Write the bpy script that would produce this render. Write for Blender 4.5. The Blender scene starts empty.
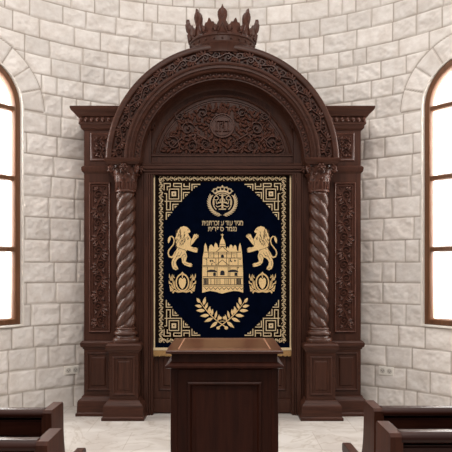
import bpy, bmesh, math, random
import numpy as np
from mathutils import Vector
from mathutils.geometry import tessellate_polygon

random.seed(7)
PI = math.pi
scene = bpy.context.scene
COL = scene.collection

# ------------------------------------------------------------------ materials
def new_mat(name):
    m = bpy.data.materials.new(name)
    m.use_nodes = True
    nt = m.node_tree
    b = nt.nodes['Principled BSDF']
    return m, nt, b

def wood(name, dark, mid, rough=0.38, spec=0.5, scale=1.0, bump=0.06, axis='Z', coat=0.0):
    m, nt, b = new_mat(name)
    N = nt.nodes.new; L = nt.links.new
    tc = N('ShaderNodeTexCoord'); mp = N('ShaderNodeMapping')
    s = {'Z': (14, 14, 1.2), 'X': (1.2, 14, 14), 'Y': (14, 1.2, 14)}[axis]
    mp.inputs['Scale'].default_value = tuple(v * scale for v in s)
    L(tc.outputs['Object'], mp.inputs['Vector'])
    n1 = N('ShaderNodeTexNoise'); n1.inputs['Scale'].default_value = 2.2
    n1.inputs['Detail'].default_value = 7; n1.inputs['Roughness'].default_value = 0.62
    n1.inputs['Distortion'].default_value = 0.6
    L(mp.outputs[0], n1.inputs['Vector'])
    r = N('ShaderNodeValToRGB')
    r.color_ramp.elements[0].position = 0.32; r.color_ramp.elements[0].color = (*dark, 1)
    r.color_ramp.elements[1].position = 0.72; r.color_ramp.elements[1].color = (*mid, 1)
    L(n1.outputs['Fac'], r.inputs['Fac']); L(r.outputs['Color'], b.inputs['Base Color'])
    bp = N('ShaderNodeBump'); bp.inputs['Strength'].default_value = bump; bp.inputs['Distance'].default_value = 0.004
    L(n1.outputs['Fac'], bp.inputs['Height']); L(bp.outputs[0], b.inputs['Normal'])
    b.inputs['Roughness'].default_value = rough
    b.inputs['Specular IOR Level'].default_value = spec
    b.inputs['Coat Weight'].default_value = coat
    b.inputs['Coat Roughness'].default_value = 0.2
    return m

def plain(name, col, rough=0.6, metallic=0.0, noise=0.0, nscale=60, sheen=0.0, spec=0.5, bump=0.0):
    m, nt, b = new_mat(name)
    b.inputs['Roughness'].default_value = rough
    b.inputs['Metallic'].default_value = metallic
    b.inputs['Specular IOR Level'].default_value = spec
    N = nt.nodes.new; L = nt.links.new
    tc = N('ShaderNodeTexCoord'); n = N('ShaderNodeTexNoise')
    n.inputs['Scale'].default_value = nscale; n.inputs['Detail'].default_value = 4
    L(tc.outputs['Object'], n.inputs['Vector'])
    r = N('ShaderNodeValToRGB')
    r.color_ramp.elements[0].position = 0.3; r.color_ramp.elements[1].position = 0.7
    r.color_ramp.elements[0].color = (*[c * (1 - noise) for c in col], 1)
    r.color_ramp.elements[1].color = (*[min(1, c * (1 + noise)) for c in col], 1)
    L(n.outputs['Fac'], r.inputs['Fac']); L(r.outputs['Color'], b.inputs['Base Color'])
    if bump:
        bp = N('ShaderNodeBump'); bp.inputs['Strength'].default_value = bump; bp.inputs['Distance'].default_value = 0.003
        L(n.outputs['Fac'], bp.inputs['Height']); L(bp.outputs[0], b.inputs['Normal'])
    if sheen:
        b.inputs['Sheen Weight'].default_value = sheen
        b.inputs['Sheen Roughness'].default_value = 0.4
    return m

def stone_mat():
    m, nt, b = new_mat('pale_limestone')
    N = nt.nodes.new; L = nt.links.new
    tc = N('ShaderNodeTexCoord')
    n1 = N('ShaderNodeTexNoise'); n1.inputs['Scale'].default_value = 7; n1.inputs['Detail'].default_value = 8
    n1.inputs['Roughness'].default_value = 0.65
    L(tc.outputs['Object'], n1.inputs['Vector'])
    r = N('ShaderNodeValToRGB')
    r.color_ramp.elements[0].position = 0.3; r.color_ramp.elements[0].color = (0.675, 0.605, 0.55, 1)
    r.color_ramp.elements[1].position = 0.62; r.color_ramp.elements[1].color = (0.815, 0.76, 0.715, 1)
    L(n1.outputs['Fac'], r.inputs['Fac'])
    tint = N('ShaderNodeAttribute'); tint.attribute_name = 'stone_tint'
    mx = N('ShaderNodeMix'); mx.data_type = 'RGBA'; mx.blend_type = 'MULTIPLY'
    mx.inputs['Factor'].default_value = 1.0
    L(r.outputs['Color'], mx.inputs['A'])
    cb = N('ShaderNodeCombineColor')
    for k in range(3): L(tint.outputs['Fac'], cb.inputs[k])
    L(cb.outputs[0], mx.inputs['B'])
    mort = N('ShaderNodeAttribute'); mort.attribute_name = 'mortar'
    m2 = N('ShaderNodeMix'); m2.data_type = 'RGBA'
    L(mort.outputs['Fac'], m2.inputs['Factor']); L(mx.outputs['Result'], m2.inputs['A'])
    m2.inputs['B'].default_value = (0.38, 0.315, 0.265, 1)
    L(m2.outputs['Result'], b.inputs['Base Color'])
    n2 = N('ShaderNodeTexNoise'); n2.inputs['Scale'].default_value = 38; n2.inputs['Detail'].default_value = 6
    L(tc.outputs['Object'], n2.inputs['Vector'])
    bp = N('ShaderNodeBump'); bp.inputs['Strength'].default_value = 0.22; bp.inputs['Distance'].default_value = 0.01
    L(n2.outputs['Fac'], bp.inputs['Height']); L(bp.outputs[0], b.inputs['Normal'])
    b.inputs['Roughness'].default_value = 0.9; b.inputs['Specular IOR Level'].default_value = 0.2
    return m

def marble_mat():
    m, nt, b = new_mat('floor_marble')
    N = nt.nodes.new; L = nt.links.new
    tc = N('ShaderNodeTexCoord')
    n0 = N('ShaderNodeTexNoise'); n0.inputs['Scale'].default_value = 1.4; n0.inputs['Detail'].default_value = 6
    n0.inputs['Distortion'].default_value = 1.6
    L(tc.outputs['Object'], n0.inputs['Vector'])
    r = N('ShaderNodeValToRGB')
    r.color_ramp.elements[0].position = 0.35; r.color_ramp.elements[0].color = (0.455, 0.41, 0.375, 1)
    r.color_ramp.elements[1].position = 0.6; r.color_ramp.elements[1].color = (0.575, 0.54, 0.505, 1)
    L(n0.outputs['Fac'], r.inputs['Fac'])
    n1 = N('ShaderNodeTexNoise'); n1.inputs['Scale'].default_value = 1.1; n1.inputs['Detail'].default_value = 9
    n1.inputs['Distortion'].default_value = 2.8
    L(tc.outputs['Object'], n1.inputs['Vector'])
    v = N('ShaderNodeValToRGB')
    e = v.color_ramp.elements
    e[0].position = 0.475; e[0].color = (1, 1, 1, 1)
    e[1].position = 0.525; e[1].color = (1, 1, 1, 1)
    x = e.new(0.5); x.color = (0.80, 0.76, 0.72, 1)
    L(n1.outputs['Fac'], v.inputs['Fac'])
    mx = N('ShaderNodeMix'); mx.data_type = 'RGBA'; mx.blend_type = 'MULTIPLY'; mx.inputs['Factor'].default_value = 1
    L(r.outputs['Color'], mx.inputs['A']); L(v.outputs['Color'], mx.inputs['B'])
    br = N('ShaderNodeTexBrick'); br.offset = 0.5; br.inputs['Scale'].default_value = 1.0
    br.inputs['Brick Width'].default_value = 0.9; br.inputs['Row Height'].default_value = 0.6
    br.inputs['Mortar Size'].default_value = 0.003; br.inputs['Mortar Smooth'].default_value = 0.2
    br.inputs['Color1'].default_value = (1, 1, 1, 1); br.inputs['Color2'].default_value = (0.93, 0.92, 0.91, 1)
    br.inputs['Mortar'].default_value = (0.66, 0.61, 0.56, 1)
    L(tc.outputs['Object'], br.inputs['Vector'])
    m2 = N('ShaderNodeMix'); m2.data_type = 'RGBA'; m2.blend_type = 'MULTIPLY'; m2.inputs['Factor'].default_value = 1
    L(mx.outputs['Result'], m2.inputs['A']); L(br.outputs['Color'], m2.inputs['B'])
    L(m2.outputs['Result'], b.inputs['Base Color'])
    b.inputs['Roughness'].default_value = 0.42; b.inputs['Specular IOR Level'].default_value = 0.35
    return m

def glass_mat():
    m, nt, b = new_mat('window_glass')
    N = nt.nodes.new; L = nt.links.new
    out = nt.nodes['Material Output']; nt.nodes.remove(b)
    t = N('ShaderNodeBsdfTransparent'); g = N('ShaderNodeBsdfGlossy'); g.inputs['Roughness'].default_value = 0.08
    f = N('ShaderNodeFresnel'); f.inputs['IOR'].default_value = 1.45
    mx = N('ShaderNodeMixShader')
    nz = N('ShaderNodeTexNoise'); nz.inputs['Scale'].default_value = 3
    bp = N('ShaderNodeBump'); bp.inputs['Strength'].default_value = 0.03
    L(nz.outputs['Fac'], bp.inputs['Height']); L(bp.outputs[0], g.inputs['Normal'])
    L(f.outputs[0], mx.inputs[0]); L(t.outputs[0], mx.inputs[1]); L(g.outputs[0], mx.inputs[2])
    L(mx.outputs[0], out.inputs['Surface'])
    return m

M = {}
M['ark'] = wood('ark_walnut', (0.032, 0.0112, 0.0066), (0.068, 0.0246, 0.0148), rough=0.42, spec=0.2)
M['ark_x'] = wood('ark_walnut_cross_grain', (0.032, 0.0112, 0.0066), (0.068, 0.0246, 0.0148), rough=0.42, spec=0.2, axis='X')
M['carve'] = plain('carved_walnut', (0.070, 0.0250, 0.0155), rough=0.38, noise=0.22, nscale=25, spec=0.28)
M['column'] = plain('turned_walnut', (0.060, 0.0215, 0.0122), rough=0.38, noise=0.2, nscale=25, spec=0.42)
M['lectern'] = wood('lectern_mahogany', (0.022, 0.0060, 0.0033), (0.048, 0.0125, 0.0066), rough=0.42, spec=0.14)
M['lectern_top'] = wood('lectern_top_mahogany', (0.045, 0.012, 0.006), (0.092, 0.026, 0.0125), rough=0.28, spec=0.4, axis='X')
M['inlay'] = plain('pale_inlay', (0.36, 0.17, 0.10), rough=0.35, noise=0.15)
M['pew'] = wood('pew_mahogany', (0.020, 0.0056, 0.0036), (0.042, 0.0125, 0.0075), rough=0.26, spec=0.2, axis='X', coat=0.0)
M['pew_end'] = wood('pew_end_mahogany', (0.036, 0.0108, 0.0058), (0.076, 0.0235, 0.0122), rough=0.42, spec=0.14, coat=0.0)
M['stone'] = stone_mat()
M['plaster'] = plain('pale_stone_reveal', (0.78, 0.73, 0.67), rough=0.85, noise=0.05, nscale=12, spec=0.2)
M['marble'] = marble_mat()
M['winwood'] = wood('window_oak', (0.10, 0.039, 0.016), (0.17, 0.070, 0.030), rough=0.45, spec=0.4)
M['glass'] = glass_mat()
M['navy'] = plain('navy_velvet', (0.0011, 0.0024, 0.0080), rough=0.95, noise=0.2, nscale=9, spec=0.0)
M['ground'] = plain('dark_brown_velvet', (0.009, 0.0055, 0.004), rough=0.95, noise=0.2, nscale=30, spec=0.0)
M['gold'] = plain('gold_embroidery', (0.74, 0.515, 0.245), rough=0.55, noise=0.22, nscale=140, spec=0.35, bump=0.3)
M['gold_pale'] = plain('pale_gold_embroidery', (0.62, 0.475, 0.285), rough=0.6, noise=0.25, nscale=160, spec=0.3, bump=0.3)
M['thread'] = plain('brown_stitching', (0.055, 0.027, 0.010), rough=0.8, noise=0.2, nscale=90)
M['black_thread'] = plain('black_stitching', (0.006, 0.006, 0.012), rough=0.9, noise=0.2, nscale=90)
M['fringe'] = plain('gold_fringe', (0.40, 0.24, 0.10), rough=0.7, noise=0.35, nscale=180, spec=0.2)
M['white_plastic'] = plain('ivory_plastic', (0.80, 0.76, 0.70), rough=0.35, noise=0.03)
M['socket'] = plain('grey_socket_face', (0.55, 0.51, 0.46), rough=0.4, noise=0.03)
M['dark'] = plain('dark_slot', (0.03, 0.025, 0.02), rough=0.6)
M['brass'] = plain('aged_brass', (0.42, 0.27, 0.10), rough=0.35, metallic=1.0, noise=0.15)

# ------------------------------------------------------------------ mesh builder
class MB:
    def __init__(self): self.v = []; self.f = []
    def add(self, vs, fs):
        o = len(self.v); self.v += [tuple(p) for p in vs]; self.f += [tuple(i + o for i in q) for q in fs]
    def box(self, x0, x1, y0, y1, z0, z1):
        self.add([(x0,y0,z0),(x1,y0,z0),(x1,y1,z0),(x0,y1,z0),(x0,y0,z1),(x1,y0,z1),(x1,y1,z1),(x0,y1,z1)],
                 [(0,3,2,1),(4,5,6,7),(0,1,5,4),(1,2,6,5),(2,3,7,6),(3,0,4,7)])
    def rect_lathe(self, x0, x1, y0, y1, prof, back=True):
        """stack of rectangles; prof = [(z, out)]; the back edge stays flush when back=False"""
        vs = []; fs = []
        for z, o in prof:
            yb = y1 + (o if back else 0)
            vs += [(x0-o, y0-o, z), (x1+o, y0-o, z), (x1+o, yb, z), (x0-o, yb, z)]
        n = len(prof)
        for i in range(n-1):
            for k in range(4):
                a = i*4+k; b = i*4+(k+1) % 4
                fs.append((a, b, b+4, a+4))
        fs.append((3,2,1,0)); t = (n-1)*4; fs.append((t,t+1,t+2,t+3))
        self.add(vs, fs)
    def lathe(self, cx, cy, prof, n=32):
        vs = []; fs = []
        for z, r in prof:
            for k in range(n):
                a = 2*PI*k/n; vs.append((cx + r*math.cos(a), cy + r*math.sin(a), z))
        m = len(prof)
        for i in range(m-1):
            for k in range(n):
                b = (k+1) % n; fs.append((i*n+k, i*n+b, (i+1)*n+b, (i+1)*n+k))
        fs.append(tuple(range(n-1, -1, -1))); fs.append(tuple((m-1)*n+k for k in range(n)))
        self.add(vs, fs)
    def arc_sweep(self, cx, cz, prof, a0, a1, n=72, closed=True):
        """profile [(r, y)] swept about the Y axis"""
        vs = []; fs = []; m = len(prof)
        for i in range(n+1):
            a = a0 + (a1-a0)*i/n
            for r, y in prof: vs.append((cx + r*math.cos(a), y, cz + r*math.sin(a)))
        for i in range(n):
            for k in range(m if closed else m-1):
                b = (k+1) % m; fs.append((i*m+k, i*m+b, (i+1)*m+b, (i+1)*m+k))
        if closed:
            fs.append(tuple(range(m))); fs.append(tuple(n*m+k for k in range(m-1, -1, -1)))
        self.add(vs, fs)
    def frame(self, x0, x1, z0, z1, prof, mp):
        """mitred rectangular moulding; prof = [(inset, height)] open section on a face"""
        vs = []; fs = []; m = len(prof)
        for cx, cz, sx, sz in ((x0,z0,1,1),(x1,z0,-1,1),(x1,z1,-1,-1),(x0,z1,1,-1)):
            for i, h in prof: vs.append(mp(cx+sx*i, cz+sz*i, h))
        for c in range(4):
            d = (c+1) % 4
            for k in range(m-1): fs.append((c*m+k, d*m+k, d*m+k+1, c*m+k+1))
        self.add(vs, fs)
    def tube(self, pts, rad, n=6, cap=True):
        pts = [Vector(p) for p in pts]; m = len(pts)
        if not hasattr(rad, '__len__'): rad = [rad]*m
        vs = []; fs = []; prev = None
        for i, p in enumerate(pts):
            t = (pts[min(i+1, m-1)] - pts[max(i-1, 0)])
            if t.length < 1e-9: t = Vector((0,0,1))
            t.normalize()
            if prev is None:
                ref = Vector((0,1,0)) if abs(t.y) < 0.9 else Vector((1,0,0))
                u = t.cross(ref).normalized()
            else:
                u = (prev - t*prev.dot(t))
                u = u.normalized() if u.length > 1e-6 else t.orthogonal().normalized()
            prev = u; w = t.cross(u)
            for k in range(n):
                a = 2*PI*k/n; vs.append(p + (u*math.cos(a) + w*math.sin(a))*rad[i])
        for i in range(m-1):
            for k in range(n):
                b = (k+1) % n; fs.append((i*n+k, i*n+b, (i+1)*n+b, (i+1)*n+k))
        if cap:
            fs.append(tuple(range(n-1, -1, -1))); fs.append(tuple((m-1)*n+k for k in range(n)))
        self.add(vs, fs)
    def ball(self, c, rx, ry, rz, nu=10, nv=6):
        vs = []; fs = []
        for j in range(nv+1):
            p = PI*j/nv
            for i in range(nu):
                a = 2*PI*i/nu
                vs.append((c[0]+rx*math.sin(p)*math.cos(a), c[1]+ry*math.sin(p)*math.sin(a), c[2]+rz*math.cos(p)))
        for j in range(nv):
            for i in range(nu):
                b = (i+1) % nu; fs.append((j*nu+i, j*nu+b, (j+1)*nu+b, (j+1)*nu+i))
        self.add(vs, fs)
    # ---- relief in a mapped (u, v, h) space
    def ribbon(self, pts, w, mp, h, closed=False, h0=-0.002, flat=0.5):
        P = [Vector((p[0], p[1])) for p in pts]
        Q = [P[0]]
        for p in P[1:]:
            if (p-Q[-1]).length > 1e-7: Q.append(p)
        P = Q; m = len(P)
        if m < 2: return
        W = w if hasattr(w, '__len__') else [w]*m
        W = list(W)[:m] + [W[-1]]*(m-len(W))
        vs = []; fs = []
        for i in range(m):
            if closed: a = (P[i]-P[i-1]).normalized(); b = (P[(i+1) % m]-P[i]).normalized()
            else:
                a = (P[i]-P[i-1]).normalized() if i else (P[1]-P[0]).normalized()
                b = (P[i+1]-P[i]).normalized() if i < m-1 else a
            na = Vector((-a.y, a.x)); nb = Vector((-b.y, b.x)); nn = na+nb
            nn = nn.normalized() if nn.length > 1e-5 else na
            k = 1/max(0.45, nn.dot(na)); o = nn*(W[i]*0.5*k)
            for f, hh in ((-1, h0), (-flat, h), (flat, h), (1, h0)):
                q = P[i]+o*f; vs.append(mp(q.x, q.y, hh))
        for i in range(m if closed else m-1):
            j = (i+1) % m
            for k in range(3): fs.append((i*4+k, i*4+k+1, j*4+k+1, j*4+k))
        if not closed:
            fs.append((0,1,2,3)); fs.append(((m-1)*4+3, (m-1)*4+2, (m-1)*4+1, (m-1)*4))
        self.add(vs, fs)
    def leaf(self, u, v, ang, ln, wd, mp, h, tip=0.0, h0=-0.003):
        c, s = math.cos(ang), math.sin(ang)
        T = [0, .18, .4, .62, .82, 1]; Wd = [.22, .75, 1, .82, .46, .06]
        top = h*.92; h = min(h, wd*.6); base = max(0, top-h)
        sec = ((-1, None), (-.93, .74), (-.5, 1), (0, .82), (.5, 1), (.93, .74), (1, None))
        vs = []; fs = []; m = len(sec)
        for t, w in zip(T, Wd):
            bend = tip*t*t*ln; lift = .75 + .25*math.sin(PI*min(1, t*1.1)) if t < 1 else .55
            for sgn, hh in sec:
                x = t*ln; y = sgn*w*wd*.5 + bend
                vs.append(mp(u + c*x - s*y, v + s*x + c*y, h0 if hh is None else base + h*hh*lift))
        for i in range(len(T)-1):
            for k in range(m-1): fs.append((i*m+k, i*m+k+1, i*m+m+k+1, i*m+m+k))
        fs.append(tuple(range(m))); fs.append(tuple((len(T)-1)*m+k for k in range(m-1, -1, -1)))
        self.add(vs, fs)
    def poly(self, loops, mp, h, h0=-0.002):
        if isinstance(loops[0][0], (int, float)): loops = [loops]
        tris = tessellate_polygon([[Vector((p[0], p[1], 0)) for p in lp] for lp in loops])
        flat = [p for lp in loops for p in lp]; n = len(flat)
        vs = [mp(p[0], p[1], h) for p in flat] + [mp(p[0], p[1], h0) for p in flat]
        fs = [tuple(t) for t in tris]; o = 0
        for lp in loops:
            k = len(lp)
            for i in range(k): fs.append((o+i, o+(i+1) % k, n+o+(i+1) % k, n+o+i))
            o += k
        self.add(vs, fs)
    def dome(self, u, v, ru, rv, mp, h, n=12):
        vs = []; fs = []
        for k, (f, hh) in enumerate(((1, -0.002), (.85, h*.6), (.5, h*.95))):
            for i in range(n):
                a = 2*PI*i/n; vs.append(mp(u+ru*f*math.cos(a), v+rv*f*math.sin(a), hh))
        for k in range(2):
            for i in range(n):
                b = (i+1) % n; fs.append((k*n+i, k*n+b, (k+1)*n+b, (k+1)*n+i))
        fs.append(tuple(2*n+i for i in range(n)))
        self.add(vs, fs)
    def spiral(self, u, v, r0, a0, turns, mp, w, h, hand=1, n=22):
        pts = []; ws = []
        for i in range(n+1):
            t = i/n; r = r0*(1-t)**0.85 + r0*.12; a = a0 + hand*turns*2*PI*t
            pts.append((u + r*math.cos(a), v + r*math.sin(a))); ws.append(w*(1-.45*t))
        self.ribbon(pts, ws, mp, h)
        self.dome(u, v, r0*.24, r0*.24, mp, h*1.25, 8)
    def pattern(self, other):
        """surface pattern of another material inside this part's mesh"""
        if not hasattr(self, 'extra'): self.extra = []
        self.extra.append((len(self.f), len(self.f)+len(other[0].f), other[1])); self.add(other[0].v, other[0].f)
    def build(self, name, mat, parent=None, smooth=35, bevel=0, recalc=True):
        me = bpy.data.meshes.new(name)
        off = Vector((0,0,0))
        if parent is not None: off = world_loc(parent)
        me.from_pydata([(p[0]-off.x, p[1]-off.y, p[2]-off.z) for p in self.v], [], self.f)
        if recalc:
            bm = bmesh.new(); bm.from_mesh(me)
            bmesh.ops.recalc_face_normals(bm, faces=bm.faces); bm.to_mesh(me); bm.free()
        me.materials.append(mat)
        for i, (f0, f1, m2) in enumerate(getattr(self, 'extra', [])):
            me.materials.append(m2)
            for q in range(f0, f1): me.polygons[q].material_index = i+1
        if smooth:
            me.shade_smooth(); me.set_sharp_from_angle(angle=math.radians(smooth))
        o = bpy.data.objects.new(name, me); COL.objects.link(o)
        if parent is not None: o.parent = parent
        if bevel:
            b = o.modifiers.new('bevel', 'BEVEL'); b.width = bevel; b.segments = 2
            b.limit_method = 'ANGLE'; b.angle_limit = math.radians(40)
        return o

def world_loc(o):
    l = Vector(o.location)
    while o.parent is not None:
        o = o.parent; l += Vector(o.location)
    return l

def empty(name, loc, label=None, cat=None, group=None, kind=None):
    o = bpy.data.objects.new(name, None); o.location = loc; o.empty_display_size = 0.1; COL.objects.link(o)
    tag(o, label, cat, group, kind); return o

def tag(o, label=None, cat=None, group=None, kind=None):
    if label: o['label'] = label
    if cat: o['category'] = cat
    if group: o['group'] = group
    if kind: o['kind'] = kind
    return o

def front(y0):
    return lambda u, v, h: (u, y0-h, v)

# ------------------------------------------------------------------ the place: curved apse
R = 3.27; YC = 4.42            # the apse is a half cylinder
WIN_T = math.radians(52.45); WIN_R = 0.5; WIN_Z0 = 1.0; WIN_ZS = 3.45; RING = 0.76

def on_wall(theta, z, out=0.0):   # theta from the axis, out > 0 into the room
    r = R - out
    return (r*math.sin(theta), YC + r*math.cos(theta), z)

def value_noise(x, y, seed):
    rs = np.random.RandomState(seed); tab = rs.rand(257, 257)
    xi = np.floor(x).astype(int); yi = np.floor(y).astype(int)
    fx = x-xi; fy = y-yi; fx = fx*fx*(3-2*fx); fy = fy*fy*(3-2*fy)
    a = tab[xi % 256, yi % 256]; b = tab[(xi+1) % 256, yi % 256]; c = tab[xi % 256, (yi+1) % 256]; d = tab[(xi+1) % 256, (yi+1) % 256]
    return (a*(1-fx)+b*fx)*(1-fy) + (c*(1-fx)+d*fx)*fy

def build_wall():
    TH = math.radians(84); ZT = 6.0; step = 0.0118
    ns = int(2*TH*R/step); nz = int(ZT/step)
    s1 = np.linspace(-TH*R, TH*R, ns+1); z1 = np.linspace(0, ZT, nz+1)
    S, Z = np.meshgrid(s1, z1)
    S = S.ravel(); Z = Z.ravel()
    wob = 0.004*(value_noise(S*6+50, Z*6+50, 3)-.5)*2
    CH = 0.252
    ZL = np.array([-.1, .0, .24, .487, .735, .979, 1.232, 1.474, 1.715, 1.972, 2.232, 2.472, 2.712, 2.952, 3.19, 3.43, 3.67, 3.885, 4.10, 4.30, 4.53, 4.75, 4.98, 5.21, 5.44, 5.67, 5.9, 6.2])
    zz = np.clip(Z + wob, 0.0, 6.1)
    ci = np.clip(np.searchsorted(ZL, zz, side='right')-1, 0, len(ZL)-2)
    dist = np.minimum(zz-ZL[ci], ZL[ci+1]-zz); dist = np.where(ci == 1, np.minimum(ZL[ci+1]-zz, zz+.02), dist)
    sid = np.zeros_like(S, dtype=int); rs = np.random.RandomState(12)
    for c in np.unique(ci):
        m = ci == c
        j = [-6.0 + rs.rand()*.3]
        while j[-1] < 6: j.append(j[-1] + rs.choice([.17, .27, .31, .35, .39, .44], p=[.1, .2, .22, .2, .16, .12])*(0.94+.12*rs.rand()))
        j = np.array(j); ss = S[m] + wob[m]*1.2
        k = np.searchsorted(j, ss); d = np.minimum(ss-j[k-1], j[np.minimum(k, len(j)-1)]-ss)
        dist[m] = np.minimum(dist[m], d); sid[m] = c*64+k
    hole = np.zeros_like(S, dtype=bool)
    for sg in (-1, 1):
        ds = S - sg*WIN_T*R; dz = Z - WIN_ZS
        rr = np.hypot(ds, dz); up = dz > 0
        ring = up & (rr < RING)
        ang = np.arctan2(dz, ds); na = 9
        fa = ang/PI*na; fr = fa-np.floor(fa)
        da = np.minimum(fr, 1-fr)/na*PI*rr
        dist = np.where(ring, np.minimum(RING-rr, da), np.where(up, np.minimum(dist, np.abs(rr-RING)), dist))
        # the springing joint of the first arch stone
        low = (~up) & (np.abs(ds) < RING)
        dist = np.where(low, np.minimum(dist, -dz + 0.0), dist)
        sid = np.where(ring, 9000+np.floor(fa).astype(int)+sg*40, sid)
        hole |= ((np.abs(ds) < WIN_R-.004) & (Z > WIN_Z0+.004) & (Z <= WIN_ZS)) | (up & (rr < WIN_R-.004))
    rr_ = np.random.RandomState(5).rand(20000)
    tint = rr_[np.abs(sid*7) % 20000]; offs = rr_[np.abs(sid*13+5) % 20000]; rough = rr_[np.abs(sid*31+9) % 20000]
    e = np.clip((dist-.0035)/.010, 0, 1); e = e*e*(3-2*e)
    pil = np.clip(dist/.05, 0, 1); pil = pil*(2-pil)
    n = (value_noise(S*9+40+sid*3.7, Z*11+40, 8)-.5)*.55 + (value_noise(S*22+90, Z*26+90+sid*1.3, 9)-.5)*.3 + (value_noise(S*55+200, Z*60+200, 10)-.5)*.16
    out = -.010*(1-e) + e*(.004*pil + (offs-.5)*.005 + n*.034*pil*(.45+.9*rough))
    r = R-out; th = S/R
    co = np.stack([r*np.sin(th), YC + r*np.cos(th), Z], 1).astype(np.float32)
    idx = np.arange(len(S)).reshape(nz+1, ns+1)
    q = np.stack([idx[:-1,:-1], idx[:-1,1:], idx[1:,1:], idx[1:,:-1]], -1).reshape(-1, 4)
    q = q[~hole[q].any(1)]
    me = bpy.data.meshes.new('wall_back')
    me.vertices.add(len(co)); me.vertices.foreach_set('co', co.ravel())
    me.loops.add(q.size); me.loops.foreach_set('vertex_index', q.ravel().astype(np.int32))
    me.polygons.add(len(q)); me.polygons.foreach_set('loop_start', np.arange(0, q.size, 4, dtype=np.int32))
    me.polygons.foreach_set('loop_total', np.full(len(q), 4, dtype=np.int32))
    me.update(calc_edges=True); me.validate()
    a = me.attributes.new('mortar', 'FLOAT', 'POINT'); a.data.foreach_set('value', (1-np.clip((dist-.002)/.007, 0, 1)).astype(np.float32))
    a = me.attributes.new('stone_tint', 'FLOAT', 'POINT'); a.data.foreach_set('value', (.90+.16*tint).astype(np.float32))
    me.materials.append(M['stone']); me.shade_smooth()
    o = bpy.data.objects.new('wall_back', me); COL.objects.link(o)
    tag(o, 'curved wall of pale rock-faced limestone blocks', 'wall', kind='structure')
    # solid backing gives the wall its thickness (with the window openings left clear)
build_wall()

fl = MB(); fl.box(-6, 6, -3, 8.2, -0.12, 0.0)
tag(fl.build('floor', M['marble'], smooth=0), 'pale veined marble tile floor', 'floor', kind='structure')

def build_window(idx, sg):
    th = sg*WIN_T; c = Vector(on_wall(th, 0, 0.0))
    nrm = Vector((-math.sin(th), -math.cos(th), 0)); tan = Vector((math.cos(th), -math.sin(th), 0))
    w = empty('window_%d' % idx, (c.x, c.y, WIN_Z0), ('left' if sg < 0 else 'right') + ' tall round-arched window with brown wooden frame', 'window', kind='structure')
    sag = R - math.sqrt(R*R - .5*.5)
    def P(s, z, d, curved=False):   # d = distance into the room from the wall line
        k = 0.0
        if curved: k = R-math.sqrt(max(0, R*R-s*s))
        p = c + tan*s + nrm*(d+k); return (p.x, p.y, z)
    def outline(r, n=28, zb=WIN_Z0):
        pts = [(-r, zb)] + [(-r, zb + (WIN_ZS-zb)*k/6) for k in range(1, 6)]
        pts += [(-r*math.cos(PI*k/n), WIN_ZS + r*math.sin(PI*k/n)) for k in range(n+1)]
        pts += [(r, WIN_ZS - (WIN_ZS-zb)*k/6) for k in range(1, 6)] + [(r, zb)]
        return pts
    def ringsweep(mb, secs):   # secs = [(r, zb, d, curved)] closed section
        m = len(secs); vs = []; fs = []
        outs = [outline(r, zb=zb) for r, zb, d, cv in secs]; n = len(outs[0])
        for i in range(n):
            for k in range(m):
                s, z = outs[k][i]; vs.append(P(s, z, secs[k][2], secs[k][3]))
        for i in range(n):
            j = (i+1) % n
            for k in range(m):
                l = (k+1) % m; fs.append((i*m+k, j*m+k, j*m+l, i*m+l))
        mb.add(vs, fs)
    mb = MB(); z0 = WIN_Z0
    ringsweep(mb, [(.512, z0-.012, -.02, True), (.512, z0-.012, .007, True), (.497, z0+.003, .009, True), (.488, z0+.012, -.03, False), (.488, z0+.012, -.28, False), (.512, z0-.012, -.28, False)])
    mb.build('reveal', M['plaster'], w, smooth=50)
    mb = MB()
    ringsweep(mb, [(.490, z0+.010, -.06, False), (.490, z0+.010, .002, False), (.475, z0+.025, .010, False), (.425, z0+.068, .010, False), (.412, z0+.08, -.008, False), (.412, z0+.08, -.06, False)])
    mb.build('frame', M['winwood'], w, smooth=40)
    for z in (1.855, 2.653, 3.435):
        mb = MB(); a = .42
        vs = [P(s, z+dz, d) for s in (-a, a) for dz, d in ((-.028,-.055),(-.028,-.008),(-.02,.003),(.02,.003),(.028,-.008),(.028,-.055))]
        mb.add(vs, [(k, (k+1) % 6, 6+(k+1) % 6, 6+k) for k in range(6)])
        mb.build('crossbar', M['winwood'], w, smooth=40)
    mb = MB(); o = outline(.43, zb=z0+.06)
    mb.poly(o, lambda u, v, h: P(u, v, -.035+h), .003, h0=-.003)
    mb.build('glass_pane', M['glass'], w, smooth=0)
build_window(1, -1); build_window(2, 1)

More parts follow.
